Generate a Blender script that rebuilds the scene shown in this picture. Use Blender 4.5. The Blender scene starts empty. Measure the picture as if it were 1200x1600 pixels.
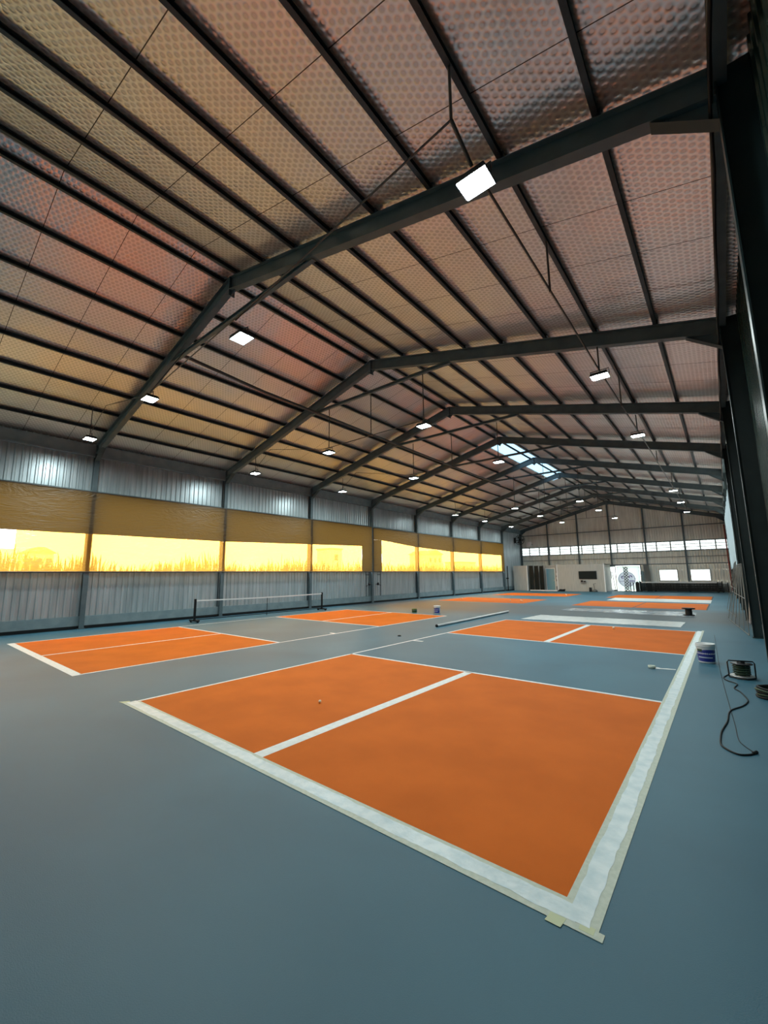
import bpy, math, random
from mathutils import Vector, Matrix
R = random.Random(7)
PI = math.pi
scene = bpy.context.scene
COL = scene.collection

# ------------------------------------------------------------------ materials
def mat(name, col=(.5,.5,.5), rough=.5, metal=0.0, spec=.5):
    m = bpy.data.materials.new(name); m.use_nodes = True
    b = m.node_tree.nodes['Principled BSDF']
    b.inputs['Base Color'].default_value = (*col, 1)
    b.inputs['Roughness'].default_value = rough
    b.inputs['Metallic'].default_value = metal
    b.inputs['Specular IOR Level'].default_value = spec
    return m
def nt(m): return m.node_tree.nodes, m.node_tree.links, m.node_tree.nodes['Principled BSDF']
def noise_tint(m, scale, c1, c2, lo=.35, hi=.65, detail=6, bump=0, bscale=None, stretch=(1,1,1), dist=.01):
    """mottled base colour (wear and dirt) and optional fine bump"""
    n, l, b = nt(m)
    tc = n.new('ShaderNodeTexCoord'); mp = n.new('ShaderNodeMapping'); mp.inputs['Scale'].default_value = stretch
    l.new(tc.outputs['Object'], mp.inputs['Vector'])
    t = n.new('ShaderNodeTexNoise'); t.inputs['Scale'].default_value = scale; t.inputs['Detail'].default_value = detail
    l.new(mp.outputs[0], t.inputs['Vector'])
    r = n.new('ShaderNodeValToRGB'); r.color_ramp.elements[0].position = lo; r.color_ramp.elements[1].position = hi
    r.color_ramp.elements[0].color = (*c1, 1); r.color_ramp.elements[1].color = (*c2, 1)
    l.new(t.outputs['Fac'], r.inputs['Fac']); l.new(r.outputs['Color'], b.inputs['Base Color'])
    if bump:
        t2 = n.new('ShaderNodeTexNoise'); t2.inputs['Scale'].default_value = bscale or scale*8; t2.inputs['Detail'].default_value = 3
        l.new(mp.outputs[0], t2.inputs['Vector'])
        bp = n.new('ShaderNodeBump'); bp.inputs['Strength'].default_value = bump; bp.inputs['Distance'].default_value = dist
        l.new(t2.outputs['Fac'], bp.inputs['Height']); l.new(bp.outputs[0], b.inputs['Normal'])
    return m
def emis(name, col, s):
    m = mat(name, (.8,.8,.8)); b = m.node_tree.nodes['Principled BSDF']
    b.inputs['Emission Color'].default_value = (*col, 1); b.inputs['Emission Strength'].default_value = s
    return m
def film(name, tcol, dcol, clear, translucent=.7, rough=.3):
    """thin sheet: part see-through, part scattering"""
    m = bpy.data.materials.new(name); m.use_nodes = True
    n, l = m.node_tree.nodes, m.node_tree.links; n.clear()
    out = n.new('ShaderNodeOutputMaterial')
    tr = n.new('ShaderNodeBsdfTransparent'); tr.inputs[0].default_value = (*tcol, 1)
    tl = n.new('ShaderNodeBsdfTranslucent'); tl.inputs[0].default_value = (*dcol, 1)
    df = n.new('ShaderNodeBsdfDiffuse'); df.inputs[0].default_value = (*dcol, 1)
    gl = n.new('ShaderNodeBsdfGlossy'); gl.inputs[0].default_value = (1,1,1,1); gl.inputs['Roughness'].default_value = rough
    m1 = n.new('ShaderNodeMixShader'); m1.inputs[0].default_value = translucent
    l.new(df.outputs[0], m1.inputs[1]); l.new(tl.outputs[0], m1.inputs[2])
    m2 = n.new('ShaderNodeMixShader'); m2.inputs[0].default_value = clear
    l.new(m1.outputs[0], m2.inputs[1]); l.new(tr.outputs[0], m2.inputs[2])
    m3 = n.new('ShaderNodeMixShader'); m3.inputs[0].default_value = .04
    l.new(m2.outputs[0], m3.inputs[1]); l.new(gl.outputs[0], m3.inputs[2])
    l.new(m3.outputs[0], out.inputs[0])
    t = n.new('ShaderNodeTexNoise'); t.inputs['Scale'].default_value = 1.3; t.inputs['Detail'].default_value = 2; t.inputs['Distortion'].default_value = 7.8
    tc = n.new('ShaderNodeTexCoord'); mp = n.new('ShaderNodeMapping'); mp.inputs['Rotation'].default_value = (.7,0,0); mp.inputs['Scale'].default_value = (1,.35,1.6)
    l.new(tc.outputs['Object'], mp.inputs['Vector']); l.new(mp.outputs[0], t.inputs['Vector'])
    bp = n.new('ShaderNodeBump'); bp.inputs['Strength'].default_value = .5; bp.inputs['Distance'].default_value = .06
    l.new(t.outputs['Fac'], bp.inputs['Height'])
    for s in (tl, df, gl): l.new(bp.outputs[0], s.inputs['Normal'])
    return m

M = {}
M['steel'] = noise_tint(mat('dark painted steel', rough=.45), 3, (.070,.105,.120), (.095,.135,.152))
M['steel_green'] = noise_tint(mat('dark green blue column steel', rough=.4), 3, (.010,.022,.024), (.016,.032,.034))  # darker green-blue tone, right-hand columns only
M['purlin'] = noise_tint(mat('dark galvanised purlin', rough=.4, metal=.3), 4, (.040,.054,.061), (.064,.080,.088))
M['conduit'] = mat('grey conduit', (.10,.10,.095), .4, .5)
M['sheet'] = noise_tint(mat('galvanised wall sheet', rough=.34, metal=.45), 2.2, (.36,.43,.46), (.50,.57,.60), stretch=(1,3,.25))
M['sheet_far'] = noise_tint(mat('beige grey wall sheet', rough=.55, metal=.0), 2.0, (.66,.645,.585), (.80,.785,.72), stretch=(3,1,.25))
M['sheet_green'] = noise_tint(mat('dark green glossy wall sheet', rough=.25, metal=.1), 2.0, (.006,.020,.017), (.011,.032,.026), stretch=(1,3,.3))
M['kerb'] = noise_tint(mat('painted concrete kerb', rough=.7), 3, (.17,.235,.26), (.22,.29,.31), bump=.2)
M['white'] = mat('white plastic', (.75,.76,.76), .4)
M['black'] = mat('black plastic', (.008,.009,.010), .5, 0, .25)
M['blackm'] = mat('black metal', (.012,.013,.015), .35, .4)
M['blue'] = mat('blue label', (.01,.02,.22), .35)
M['navy'] = mat('pale label', (.45,.52,.62), .35)
M['cream'] = noise_tint(mat('cream masking tape', rough=.55), 30, (.50,.56,.47), (.58,.63,.54), bump=.15)
M['ytape'] = mat('yellowish masking tape', (.55,.60,.38), .55)
M['wpaint'] = noise_tint(mat('wet white line paint', rough=.35), 9, (.55,.68,.72), (.74,.83,.85), lo=.3, hi=.6, bump=.4, bscale=25)
M['wline'] = noise_tint(mat('white line paint', rough=.5), 14, (.70,.74,.74), (.82,.85,.85))
M['gline'] = mat('dark bare seam', (.05,.055,.055), .7)
M['orange'] = noise_tint(mat('orange court paint', rough=.7, spec=.15), 1.4, (.58,.122,.007), (.66,.142,.010), bump=.35, bscale=160, dist=.003)
M['led'] = emis('led strip', (.86,1.0,.98), 420)
M['lens'] = mat('lamp housing', (.03,.032,.035), .35, .5)
M['cabin'] = noise_tint(mat('grey cabin panel', rough=.5), 2.5, (.37,.365,.34), (.45,.445,.41), stretch=(6,1,.4))
M['cabin_door'] = mat('pale blue door', (.20,.40,.48), .35)
M['alu'] = mat('aluminium', (.55,.56,.56), .35, .6)
M['trellis'] = mat('dull steel', (.20,.21,.20), .5, .3)
M['screen'] = mat('dark screen', (.006,.012,.012), .5, 0, .2)
M['matsheet'] = noise_tint(mat('white plastic sheet', rough=.32), 5, (.55,.60,.60), (.72,.76,.75), bump=.5, bscale=7, dist=.03)
M['matshiny'] = noise_tint(mat('shiny blue white plastic sheet', rough=.13), 4, (.40,.50,.60), (.62,.70,.76), bump=.7, bscale=5, dist=.03)
M['frost'] = film('frosted panel', (.26,.29,.30), (.30,.33,.34), .2, .85)
M['louvre'] = mat('louvre blade', (.8,.8,.8), .5)
M['redpipe'] = mat('red pipe', (.25,.02,.02), .4)
M['logo'] = film('grey translucent print', (.50,.47,.56), (.55,.52,.60), .75, .9)
M['logod'] = film('dark translucent print', (.30,.26,.38), (.26,.22,.34), .75, .9)
M['green'] = mat('green cable', (.02,.05,.025), .5)
M['tin'] = mat('yellow green tin', (.20,.25,.06), .4)
M['ball'] = mat('ball plastic', (.85,.80,.62), .4)
M['wood'] = noise_tint(mat('wood board', rough=.6), 5, (.35,.31,.29), (.45,.40,.38))
M['greyboard'] = mat('grey board', (.10,.105,.10), .6)
M['net'] = mat('black net cord', (.012,.013,.014), .8)
M['leaf'] = noise_tint(mat('reed leaves', rough=.7), .6, (.17,.22,.045), (.36,.40,.12))
M['soil'] = noise_tint(mat('pale bounce field', rough=.95), .3, (.58,.54,.34), (.70,.66,.44))  # lightened so the outdoor ground bounces daylight up to the ceiling foil
M['houseA'] = mat('pale house wall', (.75,.68,.66), .8)
M['houseB'] = mat('lilac house wall', (.55,.50,.70), .8)
M['houseC'] = mat('cream house wall', (.80,.72,.58), .8)
M['roofr'] = mat('house roof', (.40,.30,.26), .8)
M['pane'] = mat('house window pane', (.08,.08,.10), .2)
M['banner'] = film('white banner cloth', (.28,.31,.31), (.52,.58,.58), .15, .9)
M['clearfilm'] = film('yellow clear curtain film', (1,.47,.085), (.78,.38,.062), .60, .85, .15)
M['white_curtain'] = film('pale curtain cloth', (.24,.32,.36), (.40,.48,.53), .06, .8)
M['tarp'] = film('brown curtain tarp', (.3,.16,.04), (.066,.036,.006), .004, .55, .5)
M['skylight'] = film('pale blue skylight sheet', (.10,.19,.26), (.13,.22,.28), .30, .9)

# foil under the roof: metal foil pressed in a hexagonal bubble pattern, with joints every 1.25 m
def foil():
    m = mat('bubble foil insulation', (.72,.69,.67), .40, .92)
    n, l, b = nt(m); n.remove(b); out = n['Material Output']
    g1 = n.new('ShaderNodeBsdfGlossy'); g1.inputs['Roughness'].default_value = .27
    g2 = n.new('ShaderNodeBsdfGlossy'); g2.inputs['Roughness'].default_value = .55
    df = n.new('ShaderNodeBsdfDiffuse')
    ma = n.new('ShaderNodeMixShader'); ma.inputs[0].default_value = .35; l.new(g1.outputs[0], ma.inputs[1]); l.new(g2.outputs[0], ma.inputs[2])
    mb_ = n.new('ShaderNodeMixShader'); mb_.inputs[0].default_value = .12; l.new(ma.outputs[0], mb_.inputs[1]); l.new(df.outputs[0], mb_.inputs[2])
    l.new(mb_.outputs[0], out.inputs['Surface'])
    tc = n.new('ShaderNodeTexCoord'); sep = n.new('ShaderNodeSeparateXYZ'); l.new(tc.outputs['Object'], sep.inputs[0])
    def mth(op, a, c=None, v=None):
        k = n.new('ShaderNodeMath'); k.operation = op
        for i, s in enumerate((a, c)):
            if s is None: continue
            if isinstance(s, (int, float)): k.inputs[i].default_value = s
            else: l.new(s, k.inputs[i])
        return k.outputs[0]
    X, Y = sep.outputs['X'], sep.outputs['Y']
    k = 2*PI/.088
    a = mth('COSINE', mth('MULTIPLY', X, k))
    b2 = mth('COSINE', mth('ADD', mth('MULTIPLY', X, k*.5), mth('MULTIPLY', Y, k*.866)))
    c2 = mth('COSINE', mth('SUBTRACT', mth('MULTIPLY', X, k*.5), mth('MULTIPLY', Y, k*.866)))
    h = mth('ADD', mth('ADD', a, b2), c2)
    hr = n.new('ShaderNodeMapRange'); hr.inputs['From Min'].default_value = -1.5; hr.inputs['From Max'].default_value = 1.6
    l.new(h, hr.inputs['Value'])
    big = n.new('ShaderNodeTexNoise'); big.inputs['Scale'].default_value = .9; big.inputs['Detail'].default_value = 2
    mp = n.new('ShaderNodeMapping'); mp.inputs['Scale'].default_value = (.6, 1.6, .6); l.new(tc.outputs['Object'], mp.inputs['Vector']); l.new(mp.outputs[0], big.inputs['Vector'])
    seam = mth('LESS_THAN', mth('FRACT', mth('DIVIDE', Y, 1.25)), .010)
    ramp = n.new('ShaderNodeValToRGB'); ramp.color_ramp.elements[0].position = .1; ramp.color_ramp.elements[1].position = .75
    ramp.color_ramp.elements[0].color = (.96,.94,.93,1); ramp.color_ramp.elements[1].color = (.76,.735,.72,1)
    l.new(hr.outputs[0], ramp.inputs['Fac'])
    mx = n.new('ShaderNodeMixRGB'); l.new(seam, mx.inputs['Fac']); l.new(ramp.outputs['Color'], mx.inputs['Color1']); mx.inputs['Color2'].default_value = (.12,.10,.09,1)
    [l.new(mx.outputs[0], q.inputs['Color']) for q in (g1, g2, df)]
    bp1 = n.new('ShaderNodeBump'); bp1.inputs['Strength'].default_value = 1; bp1.inputs['Distance'].default_value = .045
    l.new(big.outputs['Fac'], bp1.inputs['Height'])
    bp2 = n.new('ShaderNodeBump'); bp2.inputs['Strength'].default_value = 1; bp2.inputs['Distance'].default_value = .0042
    l.new(hr.outputs[0], bp2.inputs['Height']); l.new(bp1.outputs[0], bp2.inputs['Normal']); [l.new(bp2.outputs[0], q.inputs['Normal']) for q in (g1, g2, df)]
    return m
M['foil'] = foil()

# floor: blue-grey acrylic coat, cloudy wear, a darker fresh band across the hall
def floor_mat():
    m = mat('blue grey acrylic floor', rough=.52, spec=.45); n, l, b = nt(m)
    tc = n.new('ShaderNodeTexCoord')
    t1 = n.new('ShaderNodeTexNoise'); t1.inputs['Scale'].default_value = .35; t1.inputs['Detail'].default_value = 7; t1.inputs['Distortion'].default_value = .6
    l.new(tc.outputs['Object'], t1.inputs['Vector'])
    r = n.new('ShaderNodeValToRGB'); r.color_ramp.elements[0].position = .32; r.color_ramp.elements[1].position = .7
    r.color_ramp.elements[0].color = (.028,.104,.154,1); r.color_ramp.elements[1].color = (.044,.150,.212,1)
    l.new(t1.outputs['Fac'], r.inputs['Fac'])
    sp = n.new('ShaderNodeSeparateXYZ'); l.new(tc.outputs['Object'], sp.inputs[0])
    d = n.new('ShaderNodeMath'); d.operation = 'MULTIPLY_ADD'; d.inputs[1].default_value = 3.5; l.new(t1.outputs['Fac'], d.inputs[0]); l.new(sp.outputs['Y'], d.inputs[2])
    r2 = n.new('ShaderNodeMapRange'); r2.inputs['From Min'].default_value = 16.4; r2.inputs['From Max'].default_value = 18.2; l.new(d.outputs[0], r2.inputs['Value'])
    r3 = n.new('ShaderNodeMapRange'); r3.inputs['From Min'].default_value = 25.0; r3.inputs['From Max'].default_value = 22.6; l.new(d.outputs[0], r3.inputs['Value'])
    mu = n.new('ShaderNodeMath'); mu.operation = 'MULTIPLY'; l.new(r2.outputs[0], mu.inputs[0]); l.new(r3.outputs[0], mu.inputs[1])
    mu2 = n.new('ShaderNodeMath'); mu2.operation = 'MULTIPLY'; mu2.inputs[1].default_value = .75; l.new(mu.outputs[0], mu2.inputs[0])
    mx = n.new('ShaderNodeMixRGB'); l.new(mu2.outputs[0], mx.inputs['Fac']); l.new(r.outputs[0], mx.inputs['Color1']); mx.inputs['Color2'].default_value = (.05,.058,.062,1)
    l.new(mx.outputs[0], b.inputs['Base Color'])
    t2 = n.new('ShaderNodeTexNoise'); t2.inputs['Scale'].default_value = 150; t2.inputs['Detail'].default_value = 2; l.new(tc.outputs['Object'], t2.inputs['Vector'])
    bp = n.new('ShaderNodeBump'); bp.inputs['Strength'].default_value = .35; bp.inputs['Distance'].default_value = .003
    l.new(t2.outputs['Fac'], bp.inputs['Height']); l.new(bp.outputs[0], b.inputs['Normal'])
    return m
M['floor'] = floor_mat()

def checker_mat():
    m = film('black and white checked cloth', (.9,.9,.9), (.8,.8,.8), .7, .9)
    n, l = m.node_tree.nodes, m.node_tree.links
    tc = n.new('ShaderNodeTexCoord'); c = n.new('ShaderNodeTexChecker'); c.inputs['Scale'].default_value = 7.5
    c.inputs['Color1'].default_value = (.10,.09,.10,1); c.inputs['Color2'].default_value = (.97,.97,.97,1)
    mp = n.new('ShaderNodeMapping'); mp.inputs['Location'].default_value = (.031,.043,.027); l.new(tc.outputs['Object'], mp.inputs['Vector'])
    l.new(mp.outputs[0], c.inputs['Vector'])
    for q in n:
        if q.type in ('BSDF_TRANSPARENT','BSDF_TRANSLUCENT','BSDF_DIFFUSE'): l.new(c.outputs[0], q.inputs['Color'])
    return m
M['check'] = checker_mat()

# ------------------------------------------------------------------ mesh helpers
class MB:
    def __init__(s): s.v, s.f, s.sm, s.mi = [], [], [], []
    def add(s, vs, fs, smooth=False, mi=0):
        b = len(s.v); s.v += [tuple(v) for v in vs]
        for f in fs: s.f.append([b+i for i in f]); s.sm.append(smooth); s.mi.append(mi)
        return s
    def box(s, x0, x1, y0, y1, z0, z1, mi=0):
        x0,x1 = min(x0,x1),max(x0,x1); y0,y1 = min(y0,y1),max(y0,y1); z0,z1 = min(z0,z1),max(z0,z1)
        v = [(x0,y0,z0),(x1,y0,z0),(x1,y1,z0),(x0,y1,z0),(x0,y0,z1),(x1,y0,z1),(x1,y1,z1),(x0,y1,z1)]
        return s.add(v, [(0,3,2,1),(4,5,6,7),(0,1,5,4),(1,2,6,5),(2,3,7,6),(3,0,4,7)], mi=mi)
    def prism(s, poly, axis, a, b, mi=0):
        """poly: 2D points in the two other axes, extruded along axis"""
        def P(p, t):
            return {0:(t,p[0],p[1]), 1:(p[0],t,p[1]), 2:(p[0],p[1],t)}[axis]
        n = len(poly); v = [P(p,a) for p in poly]+[P(p,b) for p in poly]
        f = [list(range(n))[::-1], list(range(n,2*n))]+[[i,(i+1)%n,n+(i+1)%n,n+i] for i in range(n)]
        return s.add(v, f, mi=mi)
    def tube(s, pts, r, n=8, closed=False, cap=True, smooth=True, mi=0):
        pts = [Vector(p) for p in pts]; m = len(pts); rings = []
        up = None
        for i, p in enumerate(pts):
            if closed: d = pts[(i+1)%m]-pts[i-1]
            else: d = (pts[min(i+1,m-1)]-pts[max(i-1,0)])
            d = d.normalized() if d.length > 1e-9 else Vector((0,0,1))
            if up is None:
                up = Vector((0,0,1)) if abs(d.z) < .9 else Vector((1,0,0))
            a = d.cross(up); a = a.normalized() if a.length > 1e-6 else d.orthogonal().normalized()
            c = a.cross(d).normalized(); up = c
            rr = r[i] if isinstance(r, (list,tuple)) else r
            rings.append([p+a*math.cos(2*PI*k/n)*rr+c*math.sin(2*PI*k/n)*rr for k in range(n)])
        v = [q for ring in rings for q in ring]; f = []
        for i in range(m if closed else m-1):
            j = (i+1)%m
            for k in range(n):
                f.append([i*n+k, i*n+(k+1)%n, j*n+(k+1)%n, j*n+k])
        s.add(v, f, smooth, mi)
        if cap and not closed:
            s.add(rings[0], [list(range(n))[::-1]], mi=mi); s.add(rings[-1], [list(range(n))], mi=mi)
        return s
    def lathe(s, prof, c, n=24, axis='Z', smooth=True, mi=0):
        """prof: (radius, height) list, turned about an axis through c"""
        v = []
        for r, h in prof:
            for k in range(n):
                a = 2*PI*k/n; x, y = r*math.cos(a), r*math.sin(a)
                v.append({'Z':(c[0]+x,c[1]+y,c[2]+h),'X':(c[0]+h,c[1]+x,c[2]+y),'Y':(c[0]+x,c[1]+h,c[2]+y)}[axis])
        f = [[i*n+k, i*n+(k+1)%n, (i+1)*n+(k+1)%n, (i+1)*n+k] for i in range(len(prof)-1) for k in range(n)]
        return s.add(v, f, smooth, mi)
    def build(s, name, ms, parent=None, base=None):
        me = bpy.data.meshes.new(name); o = bpy.data.objects.new(name, me)
        off = Vector(base) if base is not None else (Vector(parent['_base']) if parent is not None else Vector((0,0,0)))
        me.from_pydata([Vector(v)-off for v in s.v], [], s.f)
        for x in (ms if isinstance(ms, (list,tuple)) else [ms]): me.materials.append(M[x] if isinstance(x, str) else x)
        me.polygons.foreach_set('use_smooth', s.sm); me.polygons.foreach_set('material_index', s.mi)
        me.update(); COL.objects.link(o)
        if parent is not None: o.parent = parent
        elif base is not None: o.location = base
        if parent is not None: o['_base'] = tuple(off)
        return o
def thing(name, label, cat, loc=(0,0,0), group=None):
    o = bpy.data.objects.new(name, None); COL.objects.link(o); o.location = loc; o.empty_display_size = .1
    o['label'] = label; o['category'] = cat; o['_base'] = tuple(loc)
    if group: o['group'] = group
    return o
def tag(o, label, cat, group=None):
    o['label'] = label; o['category'] = cat
    if group: o['group'] = group
    return o
def struct(o): o['kind'] = 'structure'; return o
def copy_tree(o, parent=None):
    c = o.copy(); COL.objects.link(c)
    if parent is not None: c.parent = parent
    for ch in list(o.children): copy_tree(ch, c)
    return c
def dup(o, loc, label):
    c = copy_tree(o); c.location = loc; c['label'] = label; return c
ORD = ['first','second','third','fourth','fifth','sixth','seventh','eighth','ninth']

# ------------------------------------------------------------------ measures of the hall (metres)
XL, XR, XC = -17.15, 1.245, -7.955        # inner faces of the columns, ridge line
WL, WR = -17.42, 1.55                     # wall sheets
Y0, BAY = 2.2, 5.3076
FR = [Y0+BAY*k for k in range(9)]         # frame lines
YN, YF = -9.0, 44.75                      # end walls
ZR, SL = 8.85, .2587                      # rafter underside at ridge, slope
RD, PD = .34, .11                         # rafter and purlin depth
def zu(x): return ZR-SL*abs(x-XC)         # underside of rafters
def zp(x): return zu(x)+RD*1.033+.009          # underside of purlins
def zs(x): return zp(x)+PD                # underside of foil

# ------------------------------------------------------------------ floor and ground
struct(MB().box(WL-.15, WR+.15, YN, YF, -.2, 0).build('floor', 'floor'))
struct(MB().box(-260, 90, -140, 260, -.6, -.21).build('ground', 'soil'))

# ------------------------------------------------------------------ walls
def corr_y(mb, x, y0, y1, z0, z1, depth, pitch=.2):
    """ribbed sheet in a plane of constant x; depth is the rib height towards +x when positive"""
    ys = []; y = y0
    while y < y1-1e-6:
        for t, d in ((0,0),(.30,0),(.42,1),(.68,1),(.80,0)):
            yy = y+t*pitch
            if yy < y1: ys.append((yy, d))
        y += pitch
    ys.append((y1, 0)); v = []; f = []
    for yy, d in ys: v += [(x+d*depth, yy, z0), (x+d*depth, yy, z1)]
    for i in range(len(ys)-1): f.append([2*i, 2*i+2, 2*i+3, 2*i+1] if depth > 0 else [2*i, 2*i+1, 2*i+3, 2*i+2])
    mb.add(v, f)
def corr_x(mb, y, x0, x1, z0, z1, depth, pitch=.2):
    xs = []; x = x0
    while x < x1-1e-6:
        for t, d in ((0,0),(.30,0),(.42,1),(.68,1),(.80,0)):
            xx = x+t*pitch
            if xx < x1: xs.append((xx, d))
        x += pitch
    xs.append((x1, 0)); v = []; f = []
    for xx, d in xs:
        v += [(xx, y+d*depth, z0), (xx, y+d*depth, z1(xx) if callable(z1) else z1)]
    for i in range(len(xs)-1): f.append([2*i, 2*i+1, 2*i+3, 2*i+2])
    mb.add(v, f)

SILL, HEAD = 2.05, 5.05
w = MB()
corr_y(w, WL, YN, YF, .40, SILL, .035); w.box(WL-.06, WL-.005, YN, YF, .38, SILL)
corr_y(w, WL, YN, YF, HEAD, zs(WL)+.03, .035); w.box(WL-.06, WL-.005, YN, YF, HEAD, zs(WL)+.03)
# beyond the last curtain the sheet is whole
corr_y(w, WL, FR[7], YF, SILL, HEAD, .035); w.box(WL-.06, WL-.005, FR[7], YF, SILL, HEAD)
struct(w.build('wall_left', 'sheet'))
k = MB(); k.box(WL-.12, WL+.13, YN, YF, 0, .44)
struct(k.build('baseboard_left', 'kerb'))
struct(MB().box(WL+.13, WL+.142, YN, YF, 0, .11).build('kerb_foot_strip', 'black'))  # thin black strip added over the foot of the left kerb
t = MB(); t.box(WL-.05, WL+.06, YN, FR[7], HEAD-.05, HEAD+.02); t.box(WL-.05, WL+.06, YN, FR[7], SILL-.04, SILL+.01)
struct(t.build('trim_1', 'kerb'))
# eave gutter along the left wall
g = MB(); g.prism([(WL+.02,6.42),(WL+.16,6.42),(WL+.18,6.80),(WL+.14,6.80),(WL+.12,6.47),(WL+.02,6.47)], 1, YN, YF)
g.box(WL+.02, WL+.20, YN, YF, 6.36, 6.42)
struct(g.build('trim_2', 'kerb'))

r = MB()
corr_y(r, WR, YN, FR[3], .3, zs(WR)+.03, -.035); r.box(WR+.005, WR+.06, YN, FR[3], .3, zs(WR)+.03)
corr_y(r, WR, FR[7], YF, .3, zs(WR)+.03, -.035); r.box(WR+.005, WR+.06, FR[7], YF, .3, zs(WR)+.03)
corr_y(r, WR, FR[3], FR[7], .3, 1.9, -.035); r.box(WR+.005, WR+.06, FR[3], FR[7], .3, 1.9)
struct(r.build('wall_right', 'sheet_green'))
p = MB(); corr_y(p, WR, FR[3], FR[7], 1.9, zs(WR)+.03, -.035)
struct(p.build('window_5', 'frost'))  # panel run extended so daylight comes through behind the pale curtain
k = MB(); k.prism([(WR-.10,0),(WR+.12,0),(WR+.12,.36),(WR-.10,.36)], 1, YN, YF)
struct(k.build('baseboard_right', 'kerb'))

# far gable wall with louvre band, two windows and the entrance
LZ0, LZ1 = 3.82, 4.62
DX0, DX1, DZ = -8.45, -5.58, 2.45
W2, W3 = (-4.02,-2.62), (-1.62,-.22)
f = MB()
top = lambda x: zs(x)+.03
corr_x(f, YF-.06, WL, WR, LZ1, top, -.03); corr_x(f, YF-.06, WL, WR, DZ, LZ0, -.03)
for a, b in ((WL,DX0),(DX1,WR)): corr_x(f, YF-.06, a, b, .0, 1.0, -.03)
for a, b in ((WL,DX0),(DX1,W2[0]),(W2[1],W3[0]),(W3[1],WR)): corr_x(f, YF-.06, a, b, 1.0, 2.0, -.03)
for a, b in ((WL,DX0),(DX1,WR)): corr_x(f, YF-.06, a, b, 2.0, DZ, -.03)
struct(f.build('wall_far', 'sheet_far'))
# closed wall behind the camera
n_ = MB(); corr_x(n_, YN+.03, WL, WR, 0, top, .03)
struct(n_.build('wall_near', 'sheet_far'))

# ------------------------------------------------------------------ roof: foil faced ceilings, skylight by the ridge
SX0, SX1, SY0, SY1 = -9.0, -7.98, 18.6, 30.6
def roof(name, xs, ys, skip):
    m = MB()
    for i in range(len(xs)-1):
        for j in range(len(ys)-1):
            if skip(xs[i], xs[i+1], ys[j], ys[j+1]): continue
            x0,x1,y0,y1 = xs[i],xs[i+1],ys[j],ys[j+1]
            m.add([(x0,y0,zs(x0)),(x0,y1,zs(x0)),(x1,y1,zs(x1)),(x1,y0,zs(x1)),(x0,y0,zs(x0)+.05),(x0,y1,zs(x0)+.05),(x1,y1,zs(x1)+.05),(x1,y0,zs(x1)+.05)],
                  [(0,1,2,3),(7,6,5,4)])
    return struct(m.build(name, 'foil'))
roof('ceiling', [WL-.3, SX0, SX1, XC], [YN, SY0, SY1, YF+.1], lambda a,b,c,d: a == SX0 and c == SY0)
roof('ceiling.001', [XC, WR+.3], [YN, YF+.1], lambda *a: False)
s = MB(); s.add([(SX0,SY0,zs(SX0)+.02),(SX0,SY1,zs(SX0)+.02),(SX1,SY1,zs(SX1)+.02),(SX1,SY0,zs(SX1)+.02)], [(0,1,2,3)])
struct(s.build('window_4', 'skylight'))

# ------------------------------------------------------------------ steel portal frames
def isec(mb, a, b, depth_dir, depth, fl=.16, tf=.014, tw=.010):
    """I beam from a to b whose section height runs along depth_dir from the line a-b; flange width along Y"""
    a, b, d = Vector(a), Vector(b), Vector(depth_dir)
    def slab(o0, o1, wy):
        v = []
        for p in (a, b):
            for o in (o0, o1):
                for yy in (-wy, wy): v.append(p+d*o+Vector((0,yy,0)))
        mb.add(v, [(0,1,3,2),(4,6,7,5),(0,4,5,1),(2,3,7,6),(0,2,6,4),(1,5,7,3)])
    slab(0, tf, fl/2); slab(depth-tf, depth, fl/2); slab(tf, depth-tf, tw/2)
def portal(k):
    y = FR[k]
    lab = 'dark steel roof frame %s' % ('nearest the camera, spanning the whole hall' if k == 0 else 'against the far gable wall' if k == 8 else '%s from the camera, spanning the hall' % ORD[k])
    t = thing('portal_frame', lab, 'roof frame', (XC, y, 0), 'steel portal frames across the hall')
    for xi, sgn in ((XL,-1),(XR,1)):
        m = MB(); isec(m, (xi,y,0), (xi,y,zu(xi)+.33), (sgn,0,0), .26 if sgn < 0 else .29)
        m.box(xi-.02*sgn, xi+.24*sgn, y-.13, y+.13, 0, .02)
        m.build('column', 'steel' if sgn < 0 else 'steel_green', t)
        m = MB(); isec(m, (xi,y,zu(xi)), (XC,y,ZR), (0,0,1), RD*1.03); m.build('rafter', 'steel', t)
        x2 = xi-sgn*.55
        m = MB(); m.prism([(xi,zu(xi)),(x2,zu(x2)),(x2,zu(x2)-.02),(xi,zu(xi)-.28)], 1, y-.008, y+.008)
        m.add([(xi,y-.08,zu(xi)-.28),(x2,y-.08,zu(x2)-.02),(x2,y+.08,zu(x2)-.02),(xi,y+.08,zu(xi)-.28)], [(0,1,2,3),(3,2,1,0)])
        m.build('haunch', 'steel', t)
    m = MB(); m.prism([(XC-.16,ZR-.04),(XC,ZR-.16),(XC+.16,ZR-.04),(XC+.16,ZR+.30),(XC-.16,ZR+.30)], 1, y-.012, y+.012)
    m.box(XC-.012, XC+.012, y-.08, y+.08, ZR-.16, ZR+.34); m.build('apex_plate', 'steel', t)
    if k < 8:
        zt = 8.06; dx = (ZR-zt)/SL
        m = MB(); isec(m, (XC-dx-.05,y,zt-.05), (XC+dx+.05,y,zt-.05), (0,0,1), .10, fl=.09); m.build('tie_beam', 'steel', t)
    return t
for k in range(9): portal(k)

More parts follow.
